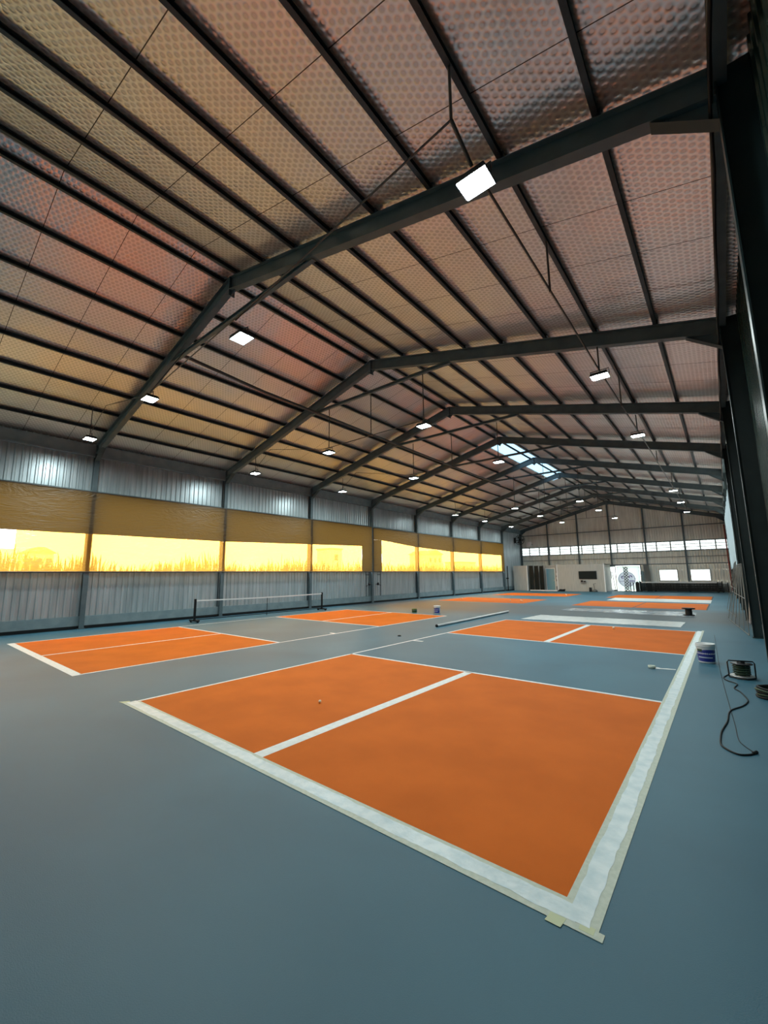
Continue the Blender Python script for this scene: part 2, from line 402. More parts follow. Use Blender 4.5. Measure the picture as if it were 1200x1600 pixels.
# purlins: cold formed C sections lying on the rafters
def purlin(x, label):
    z = zp(x); y0, y1 = YN+.05, YF-.02; d = 1 if x < XC else -1
    pr = [(x-.032,z),(x+.032,z),(x+.032,z+.006),(x-.026,z+.006),(x-.026,z+PD-.016),(x+.032,z+PD-.022),(x+.032,z+PD-.016),(x-.032,z+PD-.010)]
    m = MB(); m.prism(pr, 1, y0, y1)
    for q in FR:                                            # cleats over each rafter
        m.box(x+.035, x+.06, q-.06, q+.06, z, z+.09)
    tag(m.build('purlin', 'purlin', None, (x, y0, z)), label, 'roof purlin', 'steel purlins under the foil roof')
for i, x in enumerate([-8.22, -9.32, -10.46, -11.6, -12.74, -13.9, -15.06, -16.2]):
    purlin(x, 'dark steel purlin, %s down from the ridge on the yellow-window side' % ORD[i])
for i, x in enumerate([-7.68, -6.6, -5.45, -4.36, -3.25, -2.1, -.97, .2]):
    purlin(x, 'dark steel purlin, %s down from the ridge on the green-wall side' % ORD[i])
m = MB(); m.prism([(XR-.02,6.62),(XR+.10,6.62),(XR+.10,6.86),(XR-.02,6.86)], 1, YN, YF)
struct(m.build('trim_3', 'steel'))

# ------------------------------------------------------------------ floodlights
LX = [-14.82, -10.08, -5.85, -.95]; LY = [1.3, 7.51, 12.95, 25.2, 30.3, 36.0]; LZ = 6.3
ROWN = ['in the row nearest the yellow windows', 'in the second row from the yellow windows', 'in the third row from the yellow windows', 'in the row nearest the green wall']
def floodlight(loc):
    x, y, z = loc
    t = thing('floodlight', '', 'floodlight', loc, 'white LED floodlights under the roof')
    m = MB(); m.prism([(x-.19,z+.015),(x+.19,z+.015),(x+.17,z+.06),(x-.17,z+.06)], 1, y-.15, y+.15)
    for i in range(9):
        xx = x-.15+i*.0375; m.box(xx-.004, xx+.004, y-.13, y+.13, z+.06, z+.085)
    m.box(x-.19, x-.182, y-.15, y+.15, z-.004, z+.015); m.box(x+.182, x+.19, y-.15, y+.15, z-.004, z+.015)
    m.box(x-.19, x+.19, y-.15, y-.142, z-.004, z+.015); m.box(x-.19, x+.19, y+.142, y+.15, z-.004, z+.015)
    m.build('housing', 'lens', t)
    for i in range(5):
        xx = x-.174+i*.0712
        m = MB(); m.add([(xx,y-.138,z+.008),(xx,y+.138,z+.008),(xx+.061,y+.138,z+.008),(xx+.061,y-.138,z+.008)], [(0,1,2,3)])
        m.build('led_strip', 'led', t)
    m = MB(); m.tube([(x-.195,y,z+.02),(x-.195,y,z+.16),(x+.195,y,z+.16),(x+.195,y,z+.02)], .009, 6)
    m.build('bracket', 'lens', t)
    return t
fl0 = None
for j, y in enumerate(LY):
    for i, x in enumerate(LX):
        lab = 'lit white LED floodlight, %s from the camera %s' % (ORD[j], ROWN[i])
        if fl0 is None: fl0 = floodlight((x,y,LZ)); fl0['label'] = lab
        else: dup(fl0, (x,y,LZ), lab)
# conduits with drop rods that carry the lamps
for j, y in enumerate(LY):
    zc = LZ+.20
    t = thing('lamp_conduit', 'thin grey conduit on drop rods, %s crosswise from the camera, under the ridge' % ORD[j], 'lamp conduit', (LX[1], y, zc), 'crosswise lamp conduits')
    if j == 0:
        MB().tube([(LX[1],y,zc),(-4.5,1.05,6.62),(-.97,.80,6.70)], .014, 6).build('pipe', 'conduit', t)
        MB().tube([(-.97,.80,6.70),(-.97,.80,zp(-.97)-.004)], .018, 6).build('drop_rod', 'conduit', t)
        MB().tube([(-.97,.80,6.70),(-.95,1.22,LZ+.165)], .022, 6).build('drop_rod', 'conduit', t)
        MB().tube([(LX[2],1.15,6.60),(LX[2],FR[0]-.10,8.0)], .012, 6).build('drop_rod', 'conduit', t)
        MB().tube([(LX[1],y,zc),(LX[1],FR[0]-.10,8.0)], .012, 6).build('drop_rod', 'conduit', t)
        continue
    x1 = LX[2]
    MB().tube([(LX[1]-.3,y,zc),(x1+.1,y,zc)], .014, 6).build('pipe', 'conduit', t)
    onframe = min(abs(y-q) for q in FR) < .3
    for x in (LX[1], -8.0, LX[2]):
        zt = (8.00 if abs(x-XC) < 3 else zu(x)-.005) if onframe else zp(x)-.004
        MB().tube([(x,y,zc),(x,y,zt)], .016, 6).build('drop_rod', 'conduit', t)
for j, y in enumerate(LY):
    t = thing('lamp_hanger', 'short drop rod holding the %s floodlight from the camera beside the yellow windows' % ORD[j], 'lamp hanger', (LX[0], y, LZ), 'hangers above the window-side floodlights')
    onf = min(abs(y-q) for q in FR) < .3
    MB().tube([(LX[0],y,LZ+.16),(LX[0],y,(zu(LX[0])-.005) if onf else zp(LX[0])-.004)], .013, 6).build('drop_rod', 'conduit', t)
    MB().tube([(LX[0],y,LZ+.2),(LX[0]+.9,y+.12,zu(LX[0]+.9)-.06),(LX[1]-.3,y,LZ+.2)], .011, 6).build('cable', 'conduit', t)
t = thing('lamp_conduit', 'thin conduit running lengthwise above the floodlights next to the green wall', 'lamp conduit', (LX[3], LY[0], LZ+.2))
MB().tube([(LX[3],LY[0],LZ+.2),(LX[3]-.02,8,LZ+.22),(LX[3]+.02,16,LZ+.18),(LX[3],LY[-1]+3,LZ+.2)], .018, 6).build('pipe', 'conduit', t)
for y in [4.0, LY[1], 10.2, LY[2], 18.3, LY[3], LY[4], LY[5]]:
    MB().tube([(LX[3],y,LZ+.16),(LX[3],y,(zu(LX[3])-.005) if min(abs(y-q) for q in FR) < .3 else zp(LX[3])-.004)], .018, 6).build('drop_rod', 'conduit', t)
tag(MB().tube([(-10.62,FR[0],zu(-10.62)-.03),(-10.62,5,7.98),(-10.62,14,7.92),(-10.62,24.0,7.9)], .05, 8).build('roof_pipe', 'conduit'), 'long grey pipe running lengthwise under the window-side roof slope', 'pipe')

# ------------------------------------------------------------------ roll curtains over the long left opening
def grid_x(mb, x, ys, zf0, zf1, nz=6, amp=.0, seed=0):
    """cloth in a plane of near-constant x with soft folds"""
    rr = random.Random(seed); ph = [rr.random()*6 for _ in range(4)]
    def xo(y, z): return x+amp*(math.sin(y*2.1+z*1.7+ph[0])+.6*math.sin(y*4.7-z*3.1+ph[1])+.4*math.sin(z*6+y*1.1+ph[2]))
    v = []; f = []; ny = len(ys)
    for y in ys:
        a, b = zf0(y), zf1(y)
        for i in range(nz+1):
            z = a+(b-a)*i/nz; v.append((xo(y,z), y, z))
    for j in range(ny-1):
        for i in range(nz):
            q = j*(nz+1)+i; f.append([q, q+nz+1, q+nz+2, q+1])
    mb.add(v, f, True)
def lerp(pts):
    def g(y):
        if y <= pts[0][0]: return pts[0][1]
        for (a, b), (c, d) in zip(pts, pts[1:]):
            if y <= c: return b+(d-b)*(y-a)/(c-a)
        return pts[-1][1]
    return g
def frange(a, b, st):
    n = max(1, int(round((b-a)/st))); return [a+(b-a)*i/n for i in range(n+1)]
CX = XL+.035
def curtain(label, y0, y1, c0, c1, headf, topf, notch, seed):
    t = thing('roll_curtain', label, 'curtain', (CX, y0, SILL), 'roll curtains on the window wall')
    sill = lambda y: SILL-.02
    m = MB(); grid_x(m, CX, frange(y0, y1, .25), headf, topf, 8, .012, seed); m.build('tarp', 'tarp', t)
    for a, b in ((y0, c0), (c1, y1)):
        if b-a > .05:
            m = MB(); grid_x(m, CX, frange(a, b, .12), sill, headf, 8, .012, seed+1); m.build('tarp_border', 'tarp', t)
    m = MB(); a = c0
    if notch:
        grid_x(m, CX, frange(c0, notch[0], .3), sill, lambda y: notch[1], 4, .008, seed); a = notch[0]
    grid_x(m, CX, frange(a, c1, .25), sill, headf, 8, .008, seed); m.build('clear_panel', 'clearfilm', t)
    m = MB(); m.tube([(CX,y0,SILL-.03),(CX,y1,SILL-.03)], .028, 8); m.build('bottom_bar', 'conduit', t)
    m = MB(); m.tube([(CX,y0,topf(y0)),(CX,(y0+y1)/2,topf((y0+y1)/2)),(CX,y1,topf(y1))], .022, 6); m.build('head_cable', 'conduit', t)
    return t
topz = lambda y: 4.98 if y < 8 else 4.9
curtain('brown roll curtain with long clear yellow panel, nearer the camera', -6.0, 18.02, -5.5, 17.02, lerp([(-6,3.38),(7.5,3.42),(17,3.66),(18.1,3.66)]), lambda y: 4.98, (.12, 2.78), 3)
curtain('brown roll curtain with clear yellow panel, nearer the far wall', 18.14, 39.25, 19.02, 38.6, lerp([(19,4.14),(23.2,3.86),(28.4,3.70),(39.3,3.68)]), lambda y: 4.94, None, 9)
t = thing('roll_curtain', 'pale blue-white roll curtain hung on the columns of the green wall', 'curtain', (XR-.012, FR[3]+.25, 1.95), 'roll curtains')
m = MB(); grid_x(m, XR-.02, frange(FR[3]+.22, FR[7], .3), lambda y: 1.98, lambda y: 5.0+.045*(y-18), 6, .006, 31); m.build('cloth', 'white_curtain', t)
MB().tube([(XR-.02,FR[3]+.22,1.96),(XR-.02,FR[7],1.96)], .018, 6).build('bottom_bar', 'conduit', t)
# winch posts below the curtain ends
for y, lab in ((FR[3]-.72, 'thin dark winch rod on near side of the column between the curtains'), (FR[3]+.72, 'thin dark winch rod on far side of the column between the curtains')):
    t = thing('curtain_winch', lab, 'winch', (CX, y, .44), 'curtain winches')
    MB().tube([(CX,y,.44),(CX,y,SILL)], .02, 6).build('rod', 'blackm', t)
    d = 1 if y < FR[3] else -1
    MB().lathe([(0,-.04),(.09,-.04),(.09,.04),(0,.04)], (CX+.02,y+d*.28,1.22), 12, 'X').build('gearbox', 'blackm', t)
    MB().tube([(CX+.03,y,1.1),(CX+.03,y+d*.28,1.22),(CX+.06,y+d*.55,1.2)], .018, 6).build('crank', 'blackm', t)
    MB().box(CX-.03, CX+.03, y-.04, y+.28*d, 1.80, 1.84).build('clamp', 'blackm', t)

# ------------------------------------------------------------------ courts
def slab(mb, x0, x1, y0, y1, z0, z1): mb.box(x0, x1, y0, y1, z0, z1)
T1, T2 = .0015, .0026
def court(label, ox, oy, kind):
    t = thing('pickleball_court', label, 'sports court', (ox-3.05, oy+6.7, 0), 'orange pickleball courts')
    L, N0, N1, Wd = 13.41, 4.572, 8.838, 6.10
    for y0, y1 in ((.0, N0), (N1, L)):
        for x0, x1 in ((-Wd, -Wd/2), (-Wd/2, 0)):
            MB().box(ox+x0+.02, ox+x1-.005, oy+y0+.02, oy+y1-.02, 0, T1).build('service_box', 'orange', t)
    lw = .05
    def line(n, x0, x1, y0, y1, mt='wline', z1=T2):
        MB().box(ox+x0, ox+x1, oy+y0, oy+y1, 0.001, z1).build(n, mt, t)
    if kind in ('tape', 'white'):
        line('sideline', -Wd-.005, -Wd+lw, 0, L)
        line('kitchen_line', -Wd, 0, N0-lw/2-.01, N0+lw/2+.01); line('kitchen_line', -Wd, 0, N1-lw/2-.01, N1+lw/2+.01)
        wc = .075 if kind == 'tape' else .035
        line('centre_line', -Wd/2-wc, -Wd/2+wc, 0, N0); line('centre_line', -Wd/2-wc, -Wd/2+wc, N1, L)
        line('baseline', -Wd, 0, L-lw, L+.01)
        if kind == 'white':
            line('sideline', -lw, .01, 0, L)
            line('baseline', -Wd-.05, .03, -.13, .03)
    else:
        if kind == 'dark':
            for y0, y1 in ((0,N0),(N1,L)):
                line('seam', -Wd/2-.03, -Wd/2+.03, y0, y1, 'gline', T1+.001)
                line('seam', -.06, 0, y0, y1, 'gline', T1+.001)
    return t
cA = court('nearest orange court with wide freshly painted taped white edges', 0, 0, 'tape')
cB = court('orange court with white lines beside the net at the window wall', -8.80, .02, 'white')
cC = court('far orange court without white lines, partly under a white sheet, near black nets', 0, 22.4, 'dark')
cD = court('far orange court without white lines, along the window wall by the cabin', -8.85, 22.4, 'plain')

# wide wet lines with masking tape on the nearest court
def ragged(a, b, st, lo, hi, jit, seed):
    rr = random.Random(seed); p = []; q = []
    y = a; w0 = w1 = 0
    while y < b+1e-6:
        w0 = .55*w0+rr.uniform(-jit, jit); w1 = .55*w1+rr.uniform(-jit, jit)
        p.append((y, lo+w0)); q.append((y, hi+w1)); y += st
    return p, q
def band(pq, along, z):
    p, q = pq; v = []; f = []
    for (a, b), (c, d) in zip(p, q):
        v += [(a,b,z),(c,d,z)] if along == 0 else [(b,a,z),(d,c,z)]
    n = len(p)
    for i in range(n-1): f.append([2*i,2*i+2,2*i+3,2*i+1] if along == 0 else [2*i,2*i+1,2*i+3,2*i+2])
    # thin skirt so that the coat has thickness
    return MB().add(v, f)
band(ragged(-6.12, .05, .05, -.108, .015, .006, 1), 0, .0042).build('baseline', 'wpaint', cA)
band(ragged(-.10, 13.55, .05, -.018, .095, .006, 2), 1, .0044).build('sideline', 'wpaint', cA)
tp = thing('masking_tape', 'cream masking tape strips edging the fresh white lines of the nearest court', 'tape', (0,0,0))
MB().box(-6.16, .17, -.152, -.095, .0012, .0034).build('tape_strip', 'cream', tp)
MB().box(-6.06, -.03, -.0, .048, .0012, .0031).build('tape_strip', 'cream', tp)
MB().box(.082, .142, -.10, 13.75, .0012, .0033).build('tape_strip', 'cream', tp)
MB().box(-.052, .0, -.01, 13.36, .0012, .0030).build('tape_strip', 'cream', tp)
for q in ([(-.10,-.185),(-.02,-.185),(-.01,-.11),(-.09,-.11)], [(.055,-.135),(.125,-.135),(.125,-.085),(.055,-.085)]):
    MB().prism(q, 2, .0030, .0040).build('tape_patch', 'ytape', tp)
m = MB(); m.add([(-6.26,-.165,.0040),(-6.13,-.155,.0040),(-6.10,-.06,.0040),(-6.17,-.05,.0040)], [(0,1,2,3)]); m.build('tape_patch', 'ytape', tp)
tag(MB().box(-6.08, -5.74, 6.98, 7.05, 0, .005).build('paint_mark', 'wline'), 'short white paint mark inside left sideline of the nearest court', 'paint mark')
tag(MB().box(-9.05, -8.80, 6.66, 6.74, 0, .005).build('paint_mark', 'wline'), 'short white paint mark on inner sideline of the court beside the net', 'paint mark')

# protective sheets on the floor
def sheet(name, corners, mt, label, seed):
    rr = random.Random(seed); (a, b, c, d) = [Vector((*p, 0)) for p in corners]; nx, ny = 60, 14
    m = MB(); v = []; f = []; ph = [rr.uniform(0,6) for _ in range(8)]
    for i in range(nx+1):
        for j in range(ny+1):
            s, t = i/nx, j/ny
            p = (a*(1-s)+b*s)*(1-t)+(d*(1-s)+c*s)*t
            h = .012+.007*math.sin(s*31+ph[0]+2*math.sin(t*5+ph[1]))+.006*math.sin(s*13+t*9+ph[2])*math.sin(t*7+ph[3])+.004*rr.random()
            edge = (i in (0,nx) or j in (0,ny))
            v.append((p.x+rr.uniform(-.015,.015)*edge, p.y+rr.uniform(-.03,.03)*edge, .0075 if edge else max(.009, h)))
    for i in range(nx):
        for j in range(ny):
            q = i*(ny+1)+j; f.append([q, q+ny+1, q+ny+2, q+1])
    m.add(v, f, True)
    return tag(m.build(name, mt), label, 'plastic sheet', 'white protective sheets on the floor')
sheet('plastic_sheet', [(-5.72,13.95),(-.5,14.3),(-.46,16.1),(-5.62,16.0)], 'matsheet', 'white creased plastic sheet just beyond the nearest court', 1)
sheet('plastic_sheet', [(-5.65,18.9),(-.3,18.3),(-.33,20.75),(-5.5,20.5)], 'matshiny', 'shiny blue-white plastic sheet under the black cable spool', 2)
sheet('plastic_sheet', [(-5.4,28.0),(0,27.75),(0,31.1),(-5.5,31.3)], 'matsheet', 'white plastic sheet lying across the middle of the far court', 3)

# ------------------------------------------------------------------ nets
def net(name, label, a, b, h, cord, sag, group, step=.06, dense=1):
    a, b = Vector(a), Vector(b); t = thing(name, label, 'net', tuple(a), group)
    d = (b-a).normalized(); nrm = Vector((-d.y, d.x, 0)); L = (b-a).length
    for p in (a, b):
        m = MB(); m.box(-.035,.035,-.035,.035,.05,h+.04)
        rot = Matrix.Rotation(math.atan2(d.y,d.x), 4, 'Z')
        m.v = [tuple(p+rot@Vector(v)) for v in m.v]; m.build('post', 'black', t)
        m = MB(); m.box(-.06,.06,-.32,.32,.05,.10); m.box(-.10,.10,-.06,.06,.05,.10)
        for yy in (-.28,.28): m.lathe([(0,-.03),(.05,-.03),(.05,.03),(0,.03)], (0,yy,.05), 10, 'X')
        m.v = [tuple(p+rot@Vector(v)) for v in m.v]; m.build('wheeled_base', 'black', t)
    def top(s): return h-sag*4*s*(1-s)
    m = MB(); n = 12
    v = []; f = []
    for i in range(n+1):
        s = i/n; q = a+d*(L*s)
        for z in (top(s)-.05, top(s)):
            for o in (-.006,.006): v.append(q+nrm*o+Vector((0,0,z)))
    for i in range(n):
        q = 4*i; f += [[q,q+4,q+6,q+2],[q+1,q+3,q+7,q+5],[q+2,q+6,q+7,q+3],[q,q+1,q+5,q+4]]
    m.add(v, f); m.build('top_tape', 'white', t)
    MB().tube([a+Vector((0,0,.10)), b+Vector((0,0,.10))], .018, 6).build('bottom_bar', 'black', t)
    mid = (a+b)/2; MB().tube([mid+Vector((0,0,.02)), mid+Vector((0,0,top(.5)-.04))], .014, 6).build('centre_strut', 'black', t)
    m = MB(); k = int(L/step)
    for i in range(1, k):
        s = i/k; q = a+d*(L*s); m.tube([q+Vector((0,0,.10)), q+Vector((0,0,top(s)-.04))], cord, 3, cap=False)
    r = int(h/step)
    for j in range(1, r):
        m.tube([a+d*(L*i/8)+Vector((0,0,.10+(top(i/8)-.14)*j/r)) for i in range(9)], cord, 3, cap=False)
    m.build('net_mesh', 'net', t)
    return t
net('portable_net', 'portable net with white top tape parked along the window wall', (-15.78,5.62,0), (-15.82,12.45,0), .88, .0011, .03, 'portable nets')
net('portable_net', 'black portable net by the far wall, front one of the three', (-5.45,43.35,0), (.22,43.35,0),   .86, .009, .0, 'portable nets', .04)
net('portable_net', 'black portable net by the far wall, middle one of the three', (-5.6,43.85,0), (.52,43.85,0), .92, .009, .0, 'portable nets', .04)
net('portable_net', 'black portable net by the far wall, rear one of the three', (-4.4,44.2,0), (.9,44.2,0), .80, .009, .0, 'portable nets', .05)

# ------------------------------------------------------------------ things on the floor
def bucket(x, y, r, h, label, group):
    t = thing('paint_bucket', label, 'bucket', (x,y,0), group)
    rb = r*.86
    MB().lathe([(0,.006),(rb,.006),(rb+.002,.02),(r*.965,h*.86),(r*.98,h*.86),(r*1.03,h*.87),(r*1.03,h*.90),(r*.99,h*.905),(r*1.0,h*.94),(r*1.04,h*.95),(r*1.04,h),(r*.97,h),(r*.95,h*.5),(r*.84,.015),(0,.015)], (x,y,0), 32).build('pail', 'white', t)
    def lab(z0, z1, a0, a1, mt, n, e):
        m = MB(); v = []; f = []
        for i in range(n+1):
            a = a0+(a1-a0)*i/n
            for z in (z0, z1(i/n) if callable(z1) else z1):
                rr = rb+(r*.965-rb)*(z/(h*.86))+e; v.append((x+rr*math.cos(a), y+rr*math.sin(a), z))
        for i in range(n): f.append([2*i,2*i+2,2*i+3,2*i+1])
        m.add(v, f, True); return m.build('label', mt, t)
    lab(h*.10, lambda s: h*(.52+.16*s+.10*math.sin(s*PI)), -PI*.98, -PI*.05, 'blue', 20, .004)
    lab(h*.28, h*.34, -PI*.8, -PI*.25, 'navy', 12, .006)
    lab(h*.60, h*.72, -PI*.85, -PI*.62, 'green', 8, .005)
    m = MB(); m.tube([(x+r*1.05*math.cos(a), y-.01+r*.5*0+r*1.02*math.sin(a)*.35, h*.92-r*.9*abs(math.sin(a))) for a in [PI+PI*i/14 for i in range(15)]], .004, 6)
    m.build('handle', 'alu', t)
    return t
bucket(.36, 8.15, .155, .375, 'white paint bucket with blue label beside the nearest court', 'paint buckets')
bucket(-9.72, 14.1, .155, .36, 'white and blue paint bucket beyond the corner of the net-side court', 'paint buckets')
t = thing('paint_tin', 'small yellow-green tin standing behind the court by the window wall', 'tin', (-10.95,14.0,0))
MB().lathe([(0,0),(.12,0),(.12,.17),(.125,.17),(.125,.18),(.11,.18),(.11,.165),(0,.165)], (-10.95,14.0,0), 18).build('can', 'tin', t)
MB().lathe([(.121,.05),(.122,.05),(.122,.13),(.121,.13)], (-10.95,14.0,0), 18).build('label', 'green', t)

# cable reel with tubular stand
rx, ry = .87, 6.98
t = thing('cable_reel', 'black cable reel with tubular frame and wound cable beside the bucket', 'cable reel', (rx,ry,0), 'cable reels')
MB().lathe([(0,.03),(.165,.03),(.172,.035),(.165,.042),(0,.042)], (rx,ry,0), 28).build('flange', 'alu', t)
MB().lathe([(.055,.232),(.150,.232),(.156,.237),(.150,.243),(.055,.243)], (rx+.01,ry,0), 28).build('flange', 'blackm', t)
MB().lathe([(.055,.04),(.055,.27),(0,.27)], (rx,ry,0), 16).build('hub', 'blackm', t)
m = MB(); pts = [((rx+(.095+.02*((i//48)%2))*math.cos(i*.131)), ry+(.095+.02*((i//48)%2))*math.sin(i*.131), .05+i*.00040) for i in range(430)]
m.tube(pts, .010, 5); m.build('wound_cable', 'green', t)
m = MB(); m.tube([(rx-.175,ry-.05,.012),(rx-.18,ry-.05,.25),(rx-.16,ry-.05,.28),(rx+.16,ry+.02,.28),(rx+.18,ry+.02,.25),(rx+.175,ry+.02,.012)], .011, 8)
m.tube([(rx-.175,ry-.05,.012),(rx-.05,ry-.17,.012),(rx+.06,ry-.17,.012),(rx+.175,ry+.02,.012)], .011, 8)
m.build('stand', 'blackm', t)
def smooth(pts, n=6):
    out = []; P = [pts[0]]+pts+[pts[-1]]
    for i in range(1, len(P)-2):
        p0,p1,p2,p3 = [Vector(q) for q in P[i-1:i+3]]
        for k in range(n):
            u = k/n; out.append(.5*((2*p1)+(-p0+p2)*u+(2*p0-5*p1+4*p2-p3)*u*u+(-p0+3*p1-3*p2+p3)*u**3))
    out.append(Vector(pts[-1])); return out
th = [(.80,7.02),(.72,7.22),(.66,7.0),(.62,6.77),(.66,6.58),(.76,6.44),(.79,6.33),(.75,6.04),(.82,5.82),(.88,5.45),(.88,5.25),(.82,4.98),(.69,4.63),(.66,4.12),(.61,3.69),(.60,3.39),(.61,3.19),(.67,3.07),(.75,3.01),(.83,3.07),(.86,3.13)]
t = thing('extension_cord', 'thick black extension cord looping from the cable reel across the floor', 'cord', (.86,3.13,0))
MB().tube(smooth([(x,y,.055 if i == 0 else .009) for i,(x,y) in enumerate(th)]), .0085, 8).build('cord', 'black', t)
MB().tube([(.855,3.12,.012),(.885,3.17,.014)], [.013,.017], 8).build('plug', 'black', t)
tn = [(.875,3.16),(.80,3.31),(.75,3.51),(.73,4.02),(.70,4.60),(.68,4.99),(.62,6.2),(.55,7.9),(.46,10.83),(.40,12.82)]
tag(MB().tube(smooth([(x,y,.004) for x,y in tn]), .004, 5).build('thin_wire', 'black'), 'thin dark wire running straight past the bucket toward the far wall', 'wire')
# coiled hose at the frame's right edge
t = thing('hose_coil', 'dark green coiled hose lying beside the green wall near the cable reel', 'hose', (1.17,5.72,0))
for i in range(5):
    rr = .17-.008*(i%3); z = .02+i*.03
    MB().tube([(1.17+.01*math.sin(i*2)+rr*math.cos(a)*1.0, 5.72+rr*math.sin(a), z+.006*math.sin(3*a+i)) for a in [2*PI*k/30 for k in range(30)]], .017, 8, closed=True).build('loop', 'green' if i % 2 else 'black', t)
# spool on the shiny sheet
t = thing('cable_spool', 'black cable spool on end of the shiny plastic sheet', 'spool', (-.52,19.0,.012), 'cable reels')
MB().lathe([(0,0),(.20,0),(.20,.03),(.05,.03)], (-.52,19.0,.012), 24).build('flange', 'black', t)
MB().lathe([(.12,.03),(.12,.26)], (-.52,19.0,.012), 20).build('wound_cable', 'net', t)
MB().lathe([(.05,.26),(.23,.26),(.23,.30),(0,.30)], (-.52,19.0,.012), 24).build('flange', 'black', t)
# roll of masking tape with a pulled strip
t = thing('tape_roll', 'roll of masking tape with a pulled white strip beside the right sideline', 'tape roll', (-.44,6.93,0))
MB().lathe([(.038,0),(.062,0),(.062,.05),(.038,.05),(.038,0)], (-.44,6.93,0), 24).build('roll', 'cream', t)
m = MB(); m.add([(-.385,6.90,.004),(-.385,6.95,.03),(-.30,6.92,.006),(-.30,6.97,.012),(-.20,6.96,.004),(-.20,7.02,.009),(-.07,6.98,.008),(-.07,7.04,.008)], [(0,2,3,1),(2,4,5,3),(4,6,7,5)], True)
m.build('strip', 'wline', t)
# long pole on the floor
t = thing('long_pole', 'long white tube lying on the floor between two courts', 'pole', (-7.08,9.85,.045))
MB().tube([(-7.08,9.85,.045),(-7.25,16.4,.045)], .045, 12, cap=False).build('tube', 'alu', t)
MB().lathe([(0,-.012),(.05,-.012),(.05,.02)], (-7.08,9.85,.045), 12, 'Y').build('end_cap', 'black', t)
tag(MB().lathe([(0,0),(.05,0),(.055,.012),(.04,.03),(0,.032)], (-6.86,7.43,0), 12).build('cap', 'black'), 'small black cap lying on the floor between the two nearest courts', 'cap')
b0 = None
for (x, y), lab in zip([(-3.85,1.6),(-2.15,12.7),(-9.6,24.3),(-9.9,24.8),(-10.3,24.0),(-14.2,24.6),(-9.7,34.2),(-9.3,33.0)],
        ['small pale ball alone on the nearest court, left service box', 'small pale ball on the nearest court by its far baseline', 'pale ball on the window-side far court, nearest the camera of three', 'pale ball on the window-side far court, middle of three', 'pale ball on the window-side far court, close to two others', 'pale ball on the far court right beside the window wall', 'pale ball in front of the cabin, farther from the camera', 'pale ball in front of the cabin, at the court corner']):
    rr = .022 if b0 is None else .037
    m = MB(); m.lathe([(rr*math.sin(PI*i/8), -rr*math.cos(PI*i/8)) for i in range(9)], (x,y,.003+rr), 12)
    b0 = tag(m.build('ball', 'ball', None, (x,y,.003+rr)), lab, 'ball', 'pickleballs left on the courts')

# ------------------------------------------------------------------ right side: leaning frame, boards, cables
t = thing('steel_trellis', 'grey steel trellis frame leaning against the green wall columns', 'metal frame', (1.0,15.5,0))
A0, A1 = Vector((1.17,13.15,.02)), Vector((.74,18.2,.02)); B0, B1 = Vector((1.215,13.35,2.02)), Vector((1.20,18.4,2.05))
MB().tube([A0,A1], .012, 6).build('bottom_rail', 'trellis', t); MB().tube([B0,B1], .012, 6).build('top_rail', 'trellis', t)
MB().tube([A0.lerp(B0,.5),A1.lerp(B1,.5)], .010, 6).build('middle_rail', 'trellis', t)
for i in range(6):
    s = i/5; MB().tube([A0.lerp(A1,s), B0.lerp(B1,s)], .011, 6).build('upright', 'trellis', t)
for i in range(5):
    MB().tube([A0.lerp(A1,i/5), B0.lerp(B1,(i+1)/5)], .007, 6).build('brace', 'trellis', t)
t = thing('steel_trellis', 'second grey steel frame leaning deeper along the green wall', 'metal frame', (1.1,20.5,0))
A0, A1 = Vector((.98,19.0,.02)), Vector((.72,23.2,.02)); B0, B1 = Vector((1.20,19.2,2.2)), Vector((1.20,23.2,2.2))
MB().tube([A0,A1], .012, 6).build('bottom_rail', 'trellis', t); MB().tube([B0,B1], .012, 6).build('top_rail', 'trellis', t)
for i in range(5):
    s = i/4; MB().tube([A0.lerp(A1,s), B0.lerp(B1,s)], .011, 6).build('upright', 'trellis', t)
MB().tube([A0.lerp(B0,.5),A1.lerp(B1,.5)], .012, 6).build('middle_rail', 'trellis', t)
def board(y0, y1, h, label, mt, x0=1.30, x1=1.43):
    m = MB(); m.prism([(x0,0.005),(x0+.025,0),(x1+.015,h),(x1-.01,h)], 1, y0, y1); return tag(m.build('board', mt), label, 'board', 'boards leaning on the green wall')
board(14.2, 15.2, 1.25, 'pale board leaning on the green wall, nearest the camera', 'wood')
board(16.6, 17.4, 1.3, 'pale board leaning on the green wall, behind the first', 'wood')
m = MB(); pts = []
for i in range(60):
    y = -2+i*.6; u = ((y-Y0) % BAY)/BAY; pts.append((1.19+.01*math.sin(i*1.7), y, 6.30-.10*math.sin(PI*u)+.015*math.sin(i*2.3)))
m.tube(pts, .016, 6); tag(m.build('hanging_cable', 'black'), 'loose black cable hung along the eave above the green wall', 'cable')
m = MB(); m.tube([(1.205,-2,6.48),(1.205,36,6.48)], .02, 6); tag(m.build('eave_conduit', 'conduit'), 'straight grey conduit along the eave above the green wall', 'conduit')
tag(MB().tube([(1.16,YF-.45,.02),(1.16,YF-.45,5.9)], .05, 10).build('drain_pipe', 'redpipe'), 'red drain pipe standing in the far corner by the green wall', 'pipe')

